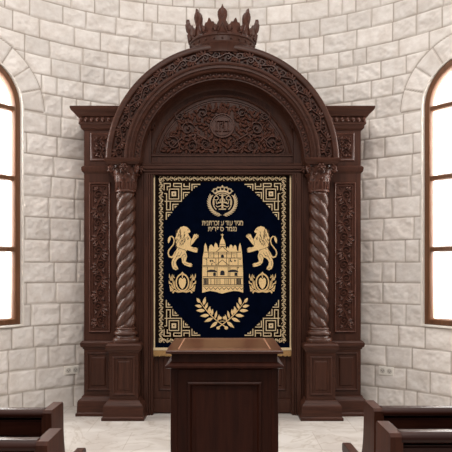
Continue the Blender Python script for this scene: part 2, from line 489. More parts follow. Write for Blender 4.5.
# ------------------------------------------------------------------ carved ornament
def vine(mb, mp, L, W, n, h, stem=0.012, sc=1.0):
    """running scroll along u in 0..L, centred on v = 0, band width W"""
    A = W*.20; seg = L/n; pts = []
    for i in range(n*8+1):
        u = L*i/(n*8); pts.append((u, A*math.sin(PI*u/seg)))
    mb.ribbon(pts, stem, mp, h)
    for k in range(n):
        sg = 1 if k % 2 == 0 else -1
        uc = (k+.5)*seg; vc = -sg*W*.10
        r = min(seg*.36, W*.30)
        mb.spiral(uc, vc, r, sg*PI*.5, 1.25, mp, stem*.95, h*1.05, hand=-sg, n=16)
        for a, l in ((.25, .42), (.75, .5), (1.35, .40)):
            mb.leaf(uc-.30*seg + .2*a*seg, sg*W*.17, sg*(PI*.75 - a*.9), W*l*sc, W*.17*sc, mp, h*1.2, tip=.25*sg)
        for a in (-.6, .3, 1.1):
            mb.leaf(uc + .33*seg, vc - sg*W*.08, -sg*(.3+a), W*.30*sc, W*.13*sc, mp, h, tip=-.2*sg)
        mb.leaf(uc-.42*seg, -sg*W*.18, -sg*2.2, W*.26, W*.14, mp, h)
        mb.leaf(uc-.42*seg, -sg*W*.18, -sg*1.1, W*.26, W*.14, mp, h)
        mb.dome(uc+.45*seg, sg*W*.34, W*.06, W*.06, mp, h, 8)

def scroll_field(mb, mp, inside, centres, h, seed, nleaf, lsz=.07, keep=None):
    rnd = random.Random(seed)
    for (u, v, r, a, hand) in centres:
        mb.spiral(u, v, r, a, 1.35, mp, r*.24, h*1.1, hand=hand, n=24)
        for k in range(7):
            an = a + hand*(-.3 + k*.85)
            mb.leaf(u + r*1.05*math.cos(an), v + r*1.05*math.sin(an), an + hand*.7, r*.78, r*.36, mp, h*1.2, tip=.25*hand)
    placed = 0; tries = 0; spots = []
    while placed < nleaf and tries < nleaf*40:
        tries += 1
        u, v = inside(rnd)
        if keep and not keep(u, v): continue
        if any(math.hypot(u-c[0], v-c[1]) < c[2]*1.1 for c in centres): continue
        if any(math.hypot(u-a, v-b) < lsz*.50 for a, b in spots): continue
        spots.append((u, v)); an = rnd.random()*2*PI
        l_ = lsz*(.75+.35*rnd.random())
        mb.leaf(u-math.cos(an)*l_*.5, v-math.sin(an)*l_*.5, an, l_, lsz*.46, mp, h*(.75+.4*rnd.random()), tip=rnd.choice((-.3, .3))); placed += 1

# ------------------------------------------------------------------ the ark
AY = 6.72
ark = empty('torah_ark', (0, 6.8, 0), 'tall carved dark walnut Torah ark with twisted columns, round arch and crown', 'ark')
ACZ = 2.813
PANEL = [(0, 0), (0, .012), (.008, .016), (.02, .012), (.026, .004), (.034, .0), (.034, -.008)]

def recess_panel(par, name, x0, x1, z0, z1, y, mat):
    """raised and fielded wooden panel with a moulding frame on the face y"""
    mb = MB(); mp = front(y)
    w = min(x1-x0, z1-z0)
    mb.frame(x0, x1, z0, z1, [(-.004, -.004), (0, .012), (.008, .018), (.018, .014), (.026, .003), (.034, .001), (.05, .003), (.06, .012), (.062, .013)], mp)
    i = .062
    mb.add([mp(x0+i, z0+i, .013), mp(x1-i, z0+i, .013), mp(x1-i, z1-i, .013), mp(x0+i, z1-i, .013)], [(0,1,2,3)])
    return mb.build(name, mat, par, smooth=30)

for s in (-1, 1):
    def X(a, b): return (min(s*a, s*b), max(s*a, s*b))
    # --- side wing: pedestal, shaft, frieze block, cornice
    x0, x1 = X(.80, 1.55)
    p0, p1 = X(1.02, 1.55)
    mb = MB(); mb.rect_lathe(p0, p1, AY, 7.2, [(0, .078), (.03, .078), (.042, .066), (.15, .062), (.17, .055), (.19, .03), (.20, .022), (.215, .018), (.22, 0), (.735, 0), (.74, .01), (.755, .014), (.765, .03), (.785, .036), (.81, .036), (.82, .026), (.83, .02), (.832, 0)], back=False)
    wp = mb.build('wing_pedestal', M['ark_x'], ark, smooth=30)
    recess_panel(wp, 'panel', *X(1.255, 1.515), .275, .70, AY, M['ark'])
    mb = MB(); mb.rect_lathe(x0, x1, AY, 7.2, [(.825, 0), (2.70, 0), (2.712, .008), (2.722, .02), (2.75, .026), (2.77, .026), (2.785, .012), (2.79, 0), (3.20, 0)], back=False)
    wg = mb.build('wing_shaft', M['ark'], ark, smooth=30)
    # tall carved panel
    mb = MB(); px0, px1 = X(1.252, 1.49); mp = front(AY)
    mb.frame(px0, px1, .925, 2.60, [(-.004, -.003), (0, .018), (.008, .026), (.016, .021), (.022, .006), (.03, .006), (.034, .016), (.042, .016), (.046, .001)], mp)
    mb.add([mp(px0+.03, .955, .001), mp(px1-.03, .955, .001), mp(px1-.03, 2.57, .001), mp(px0+.03, 2.57, .001)], [(0,1,2,3)])
    pc = (px0+px1)/2
    vine(mb, lambda u, v, h: (pc + s*v, AY-h, .985+u), 1.56, .156, 10, .026, stem=.014, sc=1.2)
    mb.build('carved_panel', M['carve'], wg, smooth=40)
    # square carved panel above
    mb = MB(); qx0, qx1 = X(1.20, 1.475)
    mb.frame(qx0, qx1, 2.845, 3.155, [(-.004, -.003), (0, .012), (.008, .017), (.018, .013), (.026, .002), (.034, .002), (.038, .008), (.046, .001)], mp)
    mb.add([mp(qx0+.03, 2.875, .001), mp(qx1-.03, 2.875, .001), mp(qx1-.03, 3.125, .001), mp(qx0+.03, 3.125, .001)], [(0,1,2,3)])
    qc = (qx0+qx1)/2
    cs = [(qc+dx*.047, 3.0+dz*.058, .034, (0 if dx < 0 else PI)+dz*.6, dx*dz) for dx in (-1, 1) for dz in (-1, 1)]
    scroll_field(mb, mp, lambda r: (qc+(r.random()-.5)*.17, 3.0+(r.random()-.5)*.21), cs, .022, 4, 30, .05)
    mb.build('carved_frieze_panel', M['carve'], wg, smooth=40)
    # cornice
    mb = MB(); mb.rect_lathe(x0, x1, AY, 7.14, [(3.185, 0), (3.19, .012), (3.205, .03), (3.235, .034), (3.25, .05), (3.262, .05), (3.264, .042), (3.325, .048), (3.33, .066), (3.345, .07), (3.36, .085), (3.375, .105), (3.385, .118), (3.405, .128), (3.425, .130), (3.43, .122)], back=False)
    co = mb.build('cornice', M['ark_x'], ark, smooth=30)
    mb = MB()
    k = 1.575
    while k > .95:
        mb.ball((s*k, AY-.048, 3.296), .023, .022, .029); k -= .062
    for j in range(6): mb.ball((s*(1.55+.046), AY+.02+.062*j, 3.296), .022, .023, .029)
    mb.build('egg_moulding', M['carve'], co, smooth=60)

    # --- column pedestal
    cx = s*1.07; cy = 6.66
    mb = MB(); mb.rect_lathe(cx-.155, cx+.155, 6.51, 6.78, [(0, .075), (.03, .075), (.042, .062), (.145, .06), (.165, .052), (.185, .03), (.195, .022), (.212, .016), (.216, 0), (.72, 0), (.728, .01), (.742, .014), (.755, .028), (.77, .034), (.805, .034), (.815, .026), (.822, .02)], back=False)
    pd = mb.build('column_pedestal', M['ark_x'], ark, smooth=30)
    recess_panel(pd, 'panel', cx-.118, cx+.118, .265, .685, 6.51, M['ark'])
    # --- twisted column
    z0, z1 = .985, 2.487; nz = 260; na = 60; nl = 3; pitch = .43
    vs = []; fs = []
    for i in range(nz+1):
        z = z0 + (z1-z0)*i/nz
        edge = min(1, (z-z0)/.03, (z1-z)/.03)
        for k in range(na):
            a = 2*PI*k/na
            t = nl*s*a/(2*PI) + nl*z/pitch
            q = abs(math.sin(PI*t))
            r = .074 + .034*(q**.58)*edge + .018*(1-edge)
            vs.append((cx + r*math.cos(a), cy + r*math.sin(a), z))
    for i in range(nz):
        for k in range(na):
            b = (k+1) % na; fs.append((i*na+k, i*na+b, (i+1)*na+b, (i+1)*na+k))
    mb = MB(); mb.add(vs, fs)
    shaft = mb.build('twisted_column', M['column'], ark, smooth=75)
    mb = MB(); mb.lathe(cx, cy, [(.82, .142), (.845, .146), (.86, .146), (.872, .140), (.876, .120), (.885, .112), (.90, .112), (.905, .122), (.917, .131), (.932, .131), (.945, .122), (.95, .110), (.962, .106), (.97, .112), (.98, .112), (.988, .106), (.992, .09)], 40)
    mb.build('column_base', M['column'], shaft, smooth=50)
    # capital: fluted neck, acanthus leaves, corner volutes
    mb = MB(); mb.lathe(cx, cy, [(2.48, .09), (2.482, .112), (2.492, .116), (2.502, .112), (2.506, .102), (2.58, .104), (2.66, .115), (2.74, .135), (2.772, .145)], 32)
    for k in range(18):
        a = 2*PI*k/18
        mb.tube([(cx + r*math.cos(a), cy + r*math.sin(a), z) for z, r in ((2.508, .103), (2.54, .107), (2.575, .108), (2.595, .110))], [.011, .012, .012, .009], 6)
    def acanth(a, zb, hh, rb, flare, w):
        vs = []; fs = []; n = 7
        for i in range(n+1):
            t = i/n
            z = zb + hh*(1-(1-t)**1.6) - (.25*hh*max(0, t-.75)*4*max(0, t-.75)*4)
            r = rb + .006 + flare*t**2.4
            ww = w*(.55+.6*math.sin(PI*min(1, t*.85+.1)))*(1 if t < .8 else (1-t)/.2*.8+.2)
            for q in (-1, -.5, 0, .5, 1):
                aa = a + q*ww/(2*r); rr = r + (.008 if abs(q) == .5 else .0) - .006*abs(q)
                vs.append((cx + rr*math.cos(aa), cy + rr*math.sin(aa), z))
        for i in range(n):
            for q in range(4): fs.append((i*5+q, i*5+q+1, i*5+q+6, i*5+q+5))
        mb.add(vs, fs)
    for k in range(8): acanth(2*PI*(k+.5)/8, 2.585, .10, .108, .062, .085)
    for k in range(8): acanth(2*PI*k/8, 2.62, .135, .116, .085, .085)
    for k in range(4):
        a = PI/4 + PI/2*k; vx, vy = cx + .20*math.cos(a), cy + .20*math.sin(a)
        pts = []; rr = []
        for i in range(20):
            t = i/19; q = .042*(1-.8*t); b = PI*.5 + 2.2*2*PI*t*.75
            pts.append((vx + q*math.cos(b)*math.cos(a), vy + q*math.cos(b)*math.sin(a), 2.727 + q*math.sin(b))); rr.append(.014*(1-.4*t))
        mb.tube(pts, rr, 6)
        mb.ball((vx, vy, 2.727), .016, .016, .016, 8, 6)
    for k in range(4):
        a = PI/2*k; 
        for j in range(6):
            b = 2*PI*j/6; mb.ball((cx + .165*math.cos(a) - .030*math.cos(b)*math.sin(a), cy + .165*math.sin(a) + .030*math.cos(b)*math.cos(a), 2.738 + .028*math.sin(b)), .017, .017, .015, 8, 5)
        mb.ball((cx + .175*math.cos(a), cy + .175*math.sin(a), 2.738), .016, .016, .016, 8, 5)
    mb.build('capital', M['carve'], shaft, smooth=55)
    # impost block above the capital, carrying the arch
    mb = MB(); mb.rect_lathe(s*1.085-.165, s*1.085+.165, 6.515, 7.18, [(2.768, .0), (2.772, .006), (2.785, .012), (2.795, .022), (2.815, .030), (2.835, .030), (2.84, .022)], back=False)
    mb.build('impost', M['ark_x'], ark, smooth=30)
    # door jamb with stepped reeds
    mb = MB(); jx0, jx1 = X(.775, .935)
    mb.box(jx0, jx1, 6.712, 7.15, 0, 2.80)
    for a, b, d in ((.780, .800, .014), (.806, .822, .022), (.826, .880, .03), (.886, .902, .02)):
        q0, q1 = X(a, b); mb.box(q0, q1, 6.712-d, 6.73, 0, 2.70)
    mb.build('door_jamb', M['ark'], ark, smooth=30, bevel=.003)
    # door leaf behind the curtain
    mb = MB(); d0, d1 = X(.004, .778); mb.box(d0, d1, 6.80, 6.85, .012, 2.70)
    mb.box(d0, d1, 6.77, 6.81, .012, .165)
    dr = mb.build('ark_door', M['ark'], ark, smooth=30, bevel=.003)
    recess_panel(dr, 'door_panel', *X(.10, .72), .26, .98, 6.80, M['ark'])
    recess_panel(dr, 'door_panel', *X(.10, .72), 1.12, 2.58, 6.80, M['ark'])

# back carcass ties both wings and fills behind the doors
mb = MB(); mb.box(-.95, .95, 6.98, 7.15, 0, 2.82)
mb.build('back_panel', M['ark'], ark)
# lintel
mb = MB(); mb.box(-.93, .93, 6.705, 6.99, 2.685, 2.815)
for z0, z1, d in ((2.69, 2.712, .012), (2.718, 2.742, .022), (2.748, 2.785, .034), (2.79, 2.808, .02)):
    mb.box(-.925, .925, 6.705-d, 6.73, z0, z1)
mb.build('lintel', M['ark_x'], ark, smooth=30, bevel=.003)
# arch
prof = [(1.262, 7.18), (1.273, 7.16), (1.273, 6.53), (1.266, 6.512), (1.252, 6.502), (1.225, 6.498), (1.208, 6.502), (1.200, 6.515), (1.196, 6.535),
        (1.078, 6.535), (1.074, 6.515), (1.066, 6.502), (1.052, 6.496), (1.038, 6.500), (1.032, 6.512), (1.026, 6.512), (1.018, 6.504), (1.004, 6.504), (.998, 6.518), (.99, 6.522), (.982, 6.518), (.972, 6.524), (.966, 6.545), (.963, 6.565),
        (.908, 6.575), (.905, 6.565), (.897, 6.565), (.893, 6.58), (.893, 6.75), (.893, 7.18)]
mb = MB(); mb.arc_sweep(0, ACZ, prof, -.012, PI+.012, 96)
arch = mb.build('arch', M['ark_x'], ark, smooth=35)
mb = MB()
rm = 1.137; LL = rm*(PI-.06)
vine(mb, lambda u, v, h: ((rm+v)*math.cos(PI-.03-u/rm), 6.535-h, ACZ+(rm+v)*math.sin(PI-.03-u/rm)), LL, .112, 28, .030, stem=.013, sc=1.3)
mb.build('carved_scroll_band', M['carve'], arch, smooth=40)
mb = MB(); nb = 44
for k in range(nb):
    a = .05 + (PI-.1)*k/(nb-1); r = .936; c_, s_ = math.cos(a), math.sin(a)
    mpb = lambda u, v, h, a=a: ((r+v)*math.cos(a+u/r), 6.57-h, ACZ+(r+v)*math.sin(a+u/r))
    mb.leaf(-.02, -.018, .8, .05, .024, mpb, .016); mb.leaf(.02, -.018, PI-.8, .05, .024, mpb, .016)
    mb.dome(0, .0, .012, .014, mpb, .022, 8); mb.dome(.032, .016, .010, .010, mpb, .015, 6)
mb.build('leaf_bead_band', M['carve'], arch, smooth=45)
# tympanum
mb = MB()
mb.arc_sweep(0, ACZ, [(.90, 6.70), (.885, 6.72), (.872, 6.76), (.845, 6.785), (.80, 6.79), (.795, 6.778), (.782, 6.774), (.772, 6.782), (.765, 6.80), (.754, 6.80), (.750, 6.794), (.738, 6.794), (.733, 6.806), (.0, 6.806), (.0, 6.90), (.90, 6.90)], 0, PI, 72)
mb.box(-.88, .88, 6.775, 6.90, 2.80, 2.925)
for z0, z1, d in ((2.83, 2.845, .012), (2.905, 2.925, .012), (2.93, 2.936, .004)):
    mb.box(-.80, .80, 6.775-d, 6.85, z0, z1)
tym = mb.build('tympanum', M['ark'], ark, smooth=35)
mb = MB(); mp = front(6.806); zc = 3.255
mb.ribbon([(.722*math.cos(a), ACZ+.722*math.sin(a)) for a in [.19+(PI-.38)*k/60 for k in range(61)]], .014, mp, .012)
cs = []
for s in (-1, 1):
    for (u, v, r, a, hd) in ((.56, 3.055, .075, .6, 1), (.39, 3.22, .07, 2.4, -1), (.34, 3.03, .062, -.5, -1), (.225, 3.40, .055, .2, 1), (.48, 3.365, .05, 1.2, -1), (.19, 3.05, .05, 2.0, 1)):
        cs.append((s*u, v, r, a if s > 0 else PI-a, hd*s))
def ins(r):
    while True:
        u = (r.random()-.5)*1.4; v = 2.96+r.random()*.58
        if math.hypot(u, v-ACZ) < .69: return u, v
scroll_field(mb, mp, ins, cs, .030, 11, 260, .078, keep=lambda u, v: math.hypot(u, v-zc) > .165)
for s in (-1, 1):
    mb.ribbon([(s*.06, 2.97), (s*.2, 2.99), (s*.33, 3.1), (s*.27, 3.2), (s*.36, 3.3)], [.03, .026, .024, .02, .014], mp, .026)
    mb.ribbon([(s*.14, 3.08), (s*.28, 3.16), (s*.45, 3.13), (s*.6, 2.98)], [.02, .024, .022, .014], mp, .026)
for k in range(7):
    mb.leaf(0, 3.40, PI/2+(k-3)*.42, .085, .034, mp, .024)
mb.build('carved_foliage', M['carve'], tym, smooth=40)
mb = MB()
circ = lambda r, n=40: [(r*math.cos(2*PI*k/n), zc+r*math.sin(2*PI*k/n)) for k in range(n)]
mb.poly(circ(.132), mp, .012); mb.ribbon(circ(.132), .020, mp, .030, closed=True); mb.ribbon(circ(.108), .008, mp, .020, closed=True)
for p in ([(-.078, .055), (.078, .055)], [(-.066, .05), (-.066, -.052)], [(-.026, .03), (-.026, -.052)], [(.022, .05), (.022, -.052)], [(.066, .05), (.066, -.052)],
          [(-.034, .028), (.004, .028), (.004, -.02)], [(-.086, -.056), (-.046, -.056)], [(-.036, -.056), (-.014, -.056)], [(.008, -.056), (.084, -.056)]):
    mb.ribbon([(a, zc+b) for a, b in p], .019, mp, .034, flat=.3, h0=.008)
mb.build('medallion', M['carve'], tym, smooth=40)

# crown on the arch
CCY = 6.85
mb = MB()
mb.lathe(0, CCY, [(3.99, .37), (4.07, .375), (4.085, .385), (4.10, .372), (4.108, .362), (4.16, .364), (4.172, .378), (4.182, .376), (4.186, .36), (4.186, .33), (4.10, .32)], 72)
for k in range(24):
    a = 2*PI*k/24; mb.ball((.366*math.cos(a), CCY+.366*math.sin(a), 4.134), .013, .013, .013, 8, 5)
crown = mb.build('crown', M['ark'], ark, smooth=40)
mb = MB()
def cr(th, z, o=0):   # flared crown wall
    r = .352 + .055*max(0, (z-4.17)/.32)**1.2 + o
    return (r*math.cos(th), CCY + r*math.sin(th), z)
nth = 256; vs = []; fs = []; nv = 6
for i in range(nth):
    th = 2*PI*i/nth; f = (i % 32)/32
    d = abs(f-.5)*2                       # 0 mid between the tall points, 1 at a tall point
    top = .105 + .065*math.exp(-(d/.30)**2) + .10*max(0, d-.60)/.40 + .012*math.cos(f*2*PI*6)
    for j in range(nv):
        z = 4.176 + top*j/(nv-1)
        vs.append(cr(th, z, .0)); vs.append(cr(th, z, -.022))
w2 = nv*2
for i in range(nth):
    n_ = (i+1) % nth
    for j in range(nv-1):
        fs.append((i*w2+2*j, n_*w2+2*j, n_*w2+2*j+2, i*w2+2*j+2)); fs.append((i*w2+2*j+1, i*w2+2*j+3, n_*w2+2*j+3, n_*w2+2*j+1))
    fs.append((i*w2+2*nv-2, n_*w2+2*nv-2, n_*w2+2*nv-1, i*w2+2*nv-1))
mb.add(vs, fs)
for k in range(16):
    th0 = 2*PI*k/16 + PI/16
    for hd in (-1, 1):
        mpc = lambda u, v, h, t=th0: cr(t+u/.37, v, h)
        mb.spiral(hd*.030, 4.235, .024, PI/2, 1.2, mpc, .012, .014, hand=hd, n=14)
    mb.leaf(0, 4.215, PI/2, .07, .045, mpc, .02)
mb.build('crown_scrollwork', M['carve'], crown, smooth=45)
for k in range(8):
    th0 = -PI/2 + 2*PI*k/8
    out = [(-.062, 4.19), (-.05, 4.235), (-.036, 4.27), (-.034, 4.30), (-.044, 4.335), (-.051, 4.37), (-.049, 4.405), (-.034, 4.43), (-.016, 4.444), (-.007, 4.465), (0, 4.482)]
    pl = out + [(-u, v) for u, v in reversed(out[:-1])]
    mb = MB()
    vs = []; n = len(pl); fs = []
    for h in (.016, -.024): vs += [cr(th0+u/.37, v, h) for u, v in pl]
    rings = [[(u*f, 4.33+(v-4.33)*(.4+.6*f)) for u, v in pl] for f in (1, .72, .35)]
    vs = []
    for ring_, h in ((rings[0], -.028), (rings[0], .004), (rings[1], .016), (rings[2], .022)):
        vs += [cr(th0+u/.37, v, h) for u, v in ring_]
    for q in range(3):
        for i in range(n): fs.append((q*n+i, q*n+(i+1) % n, (q+1)*n+(i+1) % n, (q+1)*n+i))
    fs.append(tuple(range(n-1, -1, -1))); fs.append(tuple(3*n+i for i in range(n)))
    mb.add(vs, fs)
    mpc = lambda u, v, h, t=th0: cr(t+u/.37, v, h)
    mb.leaf(0, 4.33, PI/2, .10, .05, lambda u, v, h, t=th0: cr(t+u/.37, v, h+.014), .022)
    mb.ribbon([(-.045, 4.21), (-.02, 4.26), (0, 4.30), (.02, 4.26), (.045, 4.21)], .013, mpc, .034)
    mb.build('crown_point', M['carve'], crown, smooth=45)

# ------------------------------------------------------------------ the curtain
CY = 6.742; SC = 89.0
def cp(px, py): return ((px-222.6)/SC, 1.6+(272-py)/SC)
curt = empty('ark_curtain', (0, CY, .65), 'dark navy ark curtain embroidered in gold with lions, temple and laurel', 'curtain')
def CM(u, v, h): return (u, CY-h, v)
mb = MB(); nx = 60; vs = []; fs = []
xl, _ = cp(153.8, 0); xr, _ = cp(291.4, 0); zt = 2.684; _, zb = cp(0, 349)
for i in range(nx+1):
    x = xl+(xr-xl)*i/nx; dy = .0015*math.sin(x*17)+.0012*math.sin(x*41+1)
    for z in (zt, zb): vs += [(x, CY+dy, z), (x, CY+dy+.012, z)]
for i in range(nx):
    a = i*4; b = a+4
    fs += [(a, b, b+2, a+2), (a+1, a+3, b+3, b+1), (a, a+1, b+1, b), (a+2, b+2, b+3, a+3)]
fs += [(0,2,3,1), (nx*4, nx*4+1, nx*4+3, nx*4+2)]
mb.add(vs, fs)
mb.build('velvet', M['navy'], curt, smooth=40)
EH = .007
def cpoly(mb, pts, h=EH, org=(0, 0), sc=1.0, fx=None, fy=None):
    q = []
    for x, y in pts:
        x = org[0]+x/sc; y = org[1]+y/sc
        if fx: x = fx-x
        if fy: y = fy-y
        q.append(cp(x, y))
    return q
# border ground, gold edge stripes, running border
mb = MB()
a0, a1, b0, b1 = 156.2, 289.2, 175, 342.5
mb.poly([[cp(a0, b0), cp(a1, b0), cp(a1, b1), cp(a0, b1)], [cp(164.2, 182), cp(164.2, 338), cp(281.0, 338), cp(281.0, 182)]], CM, .0045)
for fx in (None, 445.2):
    for fy in (None, 519.6):
        mb.poly(cpoly(mb, [(163.6, 181.5), (201.8, 181.5), (163.6, 221)], fx=fx, fy=fy), CM, .0052)
mb.build('border_ground', M['ground'], curt, smooth=0)
for x in (154.6, 290.6):
    mb = MB(); mb.poly([cp(x-.65, 175), cp(x+.65, 175), cp(x+.65, 349), cp(x-.65, 349)], CM, .008)
    mb.build('edge_stripe', M['gold_pale'], curt, smooth=0)
def border(name, p0, p1, n):
    mb = MB(); p0 = Vector(cp(*p0)); p1 = Vector(cp(*p1)); L = (p1-p0).length; d = (p1-p0)/L; nn = Vector((-d.y, d.x))
    mp = lambda u, v, h: CM(p0.x+d.x*u+nn.x*v, p0.y+d.y*u+nn.y*v, h)
    seg = L/n; rnd = random.Random(n)
    for k in range(n):
        sg = 1 if k % 2 else -1; u0 = k*seg
        pts = [(u0+seg*t, sg*.017*math.sin(PI*t)) for t in (0, .2, .4, .6, .8, 1)]
        mb.ribbon(pts, .0085, mp, .010)
        mb.ribbon([(u0+seg*(.5+.30*math.cos(a)), -sg*.010+.013*math.sin(a)) for a in [sg*(k_*.62) for k_ in range(9)]], .0075, mp, .010)
        mb.leaf(u0+seg*.1, sg*.004, sg*(.9+rnd.random()*.4), .024, .013, mp, .010)
        mb.leaf(u0+seg*.9, -sg*.002, sg*(PI-.8), .022, .012, mp, .010)
    mb.build(name, M['gold_pale'], curt, smooth=0)
border('scroll_border', (161.3, 180), (161.3, 341), 42)
border('scroll_border', (283.9, 180), (283.9, 341), 42)
border('scroll_border', (159, 178.6), (286.2, 178.6), 34)
border('scroll_border', (159, 340.6), (286.2, 340.6), 34)
# key pattern corners
KEY = [[(75,166),(75,105),(131,105),(131,132),(104,132),(104,165)], [(122,155),(207,155),(207,244),(122,244),(122,155)],
       [(162,132),(162,105),(232,105),(232,265),(80,265)], [(162,132),(232,132)], [(240,155),(305,155),(305,100)], [(255,105),(255,132),(305,132)],
       [(327,170),(327,112),(402,112)], [(347,148),(347,130),(376,130)], [(250,243),(250,186),(306,186)], [(270,222),(270,206),(290,206)],
       [(78,196),(98,196),(98,342),(131,342),(131,268)], [(154,348),(154,292),(206,292)], [(175,326),(175,311),(190,311)], [(95,432),(95,366),(148,366)], [(113,405),(113,386),(130,386)]]
for fx in (None, 445.2):
    for fy in (None, 519.6):
        mb = MB()
        for p in KEY: mb.ribbon(cpoly(mb, p, org=(156, 172), sc=9.04, fx=fx, fy=fy), .0125, CM, .0095, flat=.7)
        mb.poly([cpoly(mb, [(143,177),(184,177),(184,220),(143,220)], org=(156,172), sc=9.04, fx=fx, fy=fy), cpoly(mb, [(157,192),(170,192),(170,206),(157,206)], org=(156,172), sc=9.04, fx=fx, fy=fy)], CM, .0095)
        mb.build('key_corner', M['gold_pale'], curt, smooth=0)
# lions
LION = [(120,42),(140,36),(158,41),(170,52),(179,66),(173,73),(165,78),(169,90),(176,100),(182,113),(192,101),(196,88),(204,80),(209,86),(214,80),(219,88),(224,86),(225,98),(215,106),(206,118),(195,133),(184,145),(179,153),
        (195,160),(208,159),(216,163),(222,168),(217,173),(222,178),(216,182),(218,187),(208,188),(190,184),(172,178),(158,174),(150,185),(155,198),(158,212),(154,228),(150,240),(164,248),(182,251),(191,259),(185,263),(189,268),(181,272),(164,269),(143,261),(131,248),(128,232),(124,217),
        (110,221),(99,232),(93,246),(96,262),(105,275),(107,286),(100,288),(92,292),(86,287),(77,284),(71,268),(68,249),(72,232),(80,215),(79,200),(86,186),(97,172),(104,160),(96,148),(98,140),(90,128),(94,118),(89,104),(95,94),(96,80),(104,72),(104,58),(113,54)]
TAIL = [(82,206),(70,217),(55,213),(48,194),(52,176),(66,158),(79,142),(84,122),(80,104),(70,95),(58,98),(53,106)]
for fx in (None, 445.2):
    mb = MB(); kw = dict(org=(160, 220), sc=5.80, fx=fx)
    mb.poly(cpoly(mb, LION, **kw), CM, .0085)
    mb.ribbon(cpoly(mb, TAIL, **kw), [.022, .02, .018, .016, .016, .016, .016, .016, .016, .015, .014, .012], CM, .009)
    mb.poly(cpoly(mb, [(60,93),(50,104),(46,120),(50,136),(58,124),(63,110)], **kw), CM, .0085)
    body_mb = mb; mb = MB(); rnd = random.Random(3)
    def seg(p, w): mb.ribbon(cpoly(mb, p, **kw), w, CM, .0105, h0=.006)
    n = 0
    while n < 60:
        x = 94+rnd.random()*85; y = 50+rnd.random()*112
        if x > 150 and y < 95: continue
        if x > 112+ (165-y)*.9: continue
        seg([(x, y), (x-5+rnd.random()*4, y+6), (x-4, y+12)], .0075); n += 1
    for q in ([(96,178),(90,192),(86,206)], [(112,184),(102,200),(96,214)], [(128,186),(120,200),(112,212)], [(142,208),(140,222),(136,236)], [(80,238),(78,252),(80,266)], [(140,250),(152,256),(166,258)],
              [(196,112),(204,104),(210,98)], [(190,166),(202,168),(212,170)], [(146,196),(150,206),(150,216)], [(84,272),(92,278),(100,280)]): seg(q, .0055)
    seg([(160,58),(167,57)], .011); seg([(163,77),(176,75)], .007)
    seg([(105,160),(122,166),(142,172),(153,180)], .007); seg([(86,232),(98,212),(118,204)], .007); seg([(124,222),(132,205),(146,196)], .007)
    for q in ((210,88),(216,94),(214,166),(216,176),(182,256),(180,265),(96,284),(86,280)): seg([q, (q[0]+7, q[1]+2)], .006)
    seg([(184,112),(178,128),(180,150)], .006)
    body_mb.pattern((mb, M['thread'])); body_mb.build('embroidered_lion', M['gold'], curt, smooth=0)
# small crests under the lions
for fx in (None, 445.2):
    mb = MB(); kw = dict(org=(160, 220), sc=5.80, fx=fx)
    mb.ribbon(cpoly(mb, [(131+36*math.sin(2*PI*k/28), 362-48*math.cos(2*PI*k/28)) for k in range(28)], **kw), .018, CM, .009, closed=True)
    mb.poly(cpoly(mb, [(131,402),(118,388),(110,366),(111,345),(120,334),(131,342),(142,334),(151,345),(152,366),(144,388)], **kw), CM, .009)
    mb.ribbon(cpoly(mb, [(131,336),(131,322),(137,318)], **kw), .012, CM, .009)
    for sg in (-1, 1):
        for (x, y, ex, ey, w) in ((40,392,46,352,.016),(46,398,62,366,.018),(42,380,56,336,.016),(52,406,74,378,.018),(54,352,72,330,.018),(62,372,78,352,.016),(56,350,58,314,.016),(62,344,76,312,.014),(54,412,70,400,.016),(44,336,50,318,.012)):
            p = [(131+sg*x, y), (131+sg*((x+ex)/2+5), (y+ey)/2+4), (131+sg*ex, ey)]
            mb.ribbon(cpoly(mb, p, **kw), [w*.7, w*1.2, w*.3], CM, .0085)
        mb.ribbon(cpoly(mb, [(131+sg*14, 416), (131+sg*36, 404), (131+sg*50, 380), (131+sg*56, 352), (131+sg*64, 330)], **kw), [.012, .014, .012, .010, .006], CM, .0085)
        mb.ribbon(cpoly(mb, [(131, 414), (131+sg*24, 418), (131+sg*46, 410), (131+sg*56, 424)], **kw), .018, CM, .009)
    mb.poly(cpoly(mb, [(131,300),(122,310),(131,318),(140,310)], **kw), CM, .009)
    mb.build('embroidered_crest', M['gold'], curt, smooth=0)
# temple
TEMPLE = [(17,430),(35,425),(70,416),(110,423),(152,436),(192,425),(230,417),(268,420),(297,429),(296,300),(291,185),(288,150),(283,112),(275,88),(268,112),(264,146),(255,142),(251,114),(241,102),(231,113),(227,130),(223,109),(213,98),(204,110),(200,128),(191,113),(183,128),
          (178,126),(176,97),(168,72),(159,56),(156,38),(163,36),(163,30),(156,30),(154,22),(152,30),(145,30),(145,36),(152,38),(150,56),(142,72),(136,97),(133,126),(125,116),(119,97),(109,86),(101,98),(98,120),(90,112),(78,98),(66,112),(62,130),(60,150),(53,146),(48,110),(38,88),(30,112),(28,150),(20,185),(17,300)]
mb = MB(); kw = dict(org=(200, 230), sc=6.85)
mb.poly(cpoly(mb, TEMPLE, **kw), CM, .0085)
temple_mb = mb
mb = MB()
def ln(p, w=.008): mb.ribbon(cpoly(mb, p, **kw), w, CM, .0105, h0=.008)
for y, x0, x1 in ((152,30,284),(164,60,250),(192,22,288),(243,20,292),(252,20,292),(320,20,294),(331,20,294),(374,20,294),(384,20,294)): ln([(x0,y),(x1,y)], .0075)
for x in (58,76,100,112,124,138,172,186,198,212,238,250): ln([(x,334),(x,372)], .0075)
for x in (52,104,118,194,206,256): ln([(x,254),(x,318)], .0075)
for x in (60,96,128,184,216,254): ln([(x,152),(x,192)], .0075)
for x in (48,110,128,182,200,262): ln([(x,194),(x,242)], .006)
ln([(112,152),(154,112),(198,152)], .008); ln([(110,243),(154,205),(200,243)], .0075); ln([(136,112),(176,112)], .0075); ln([(138,98),(174,98)], .0075)
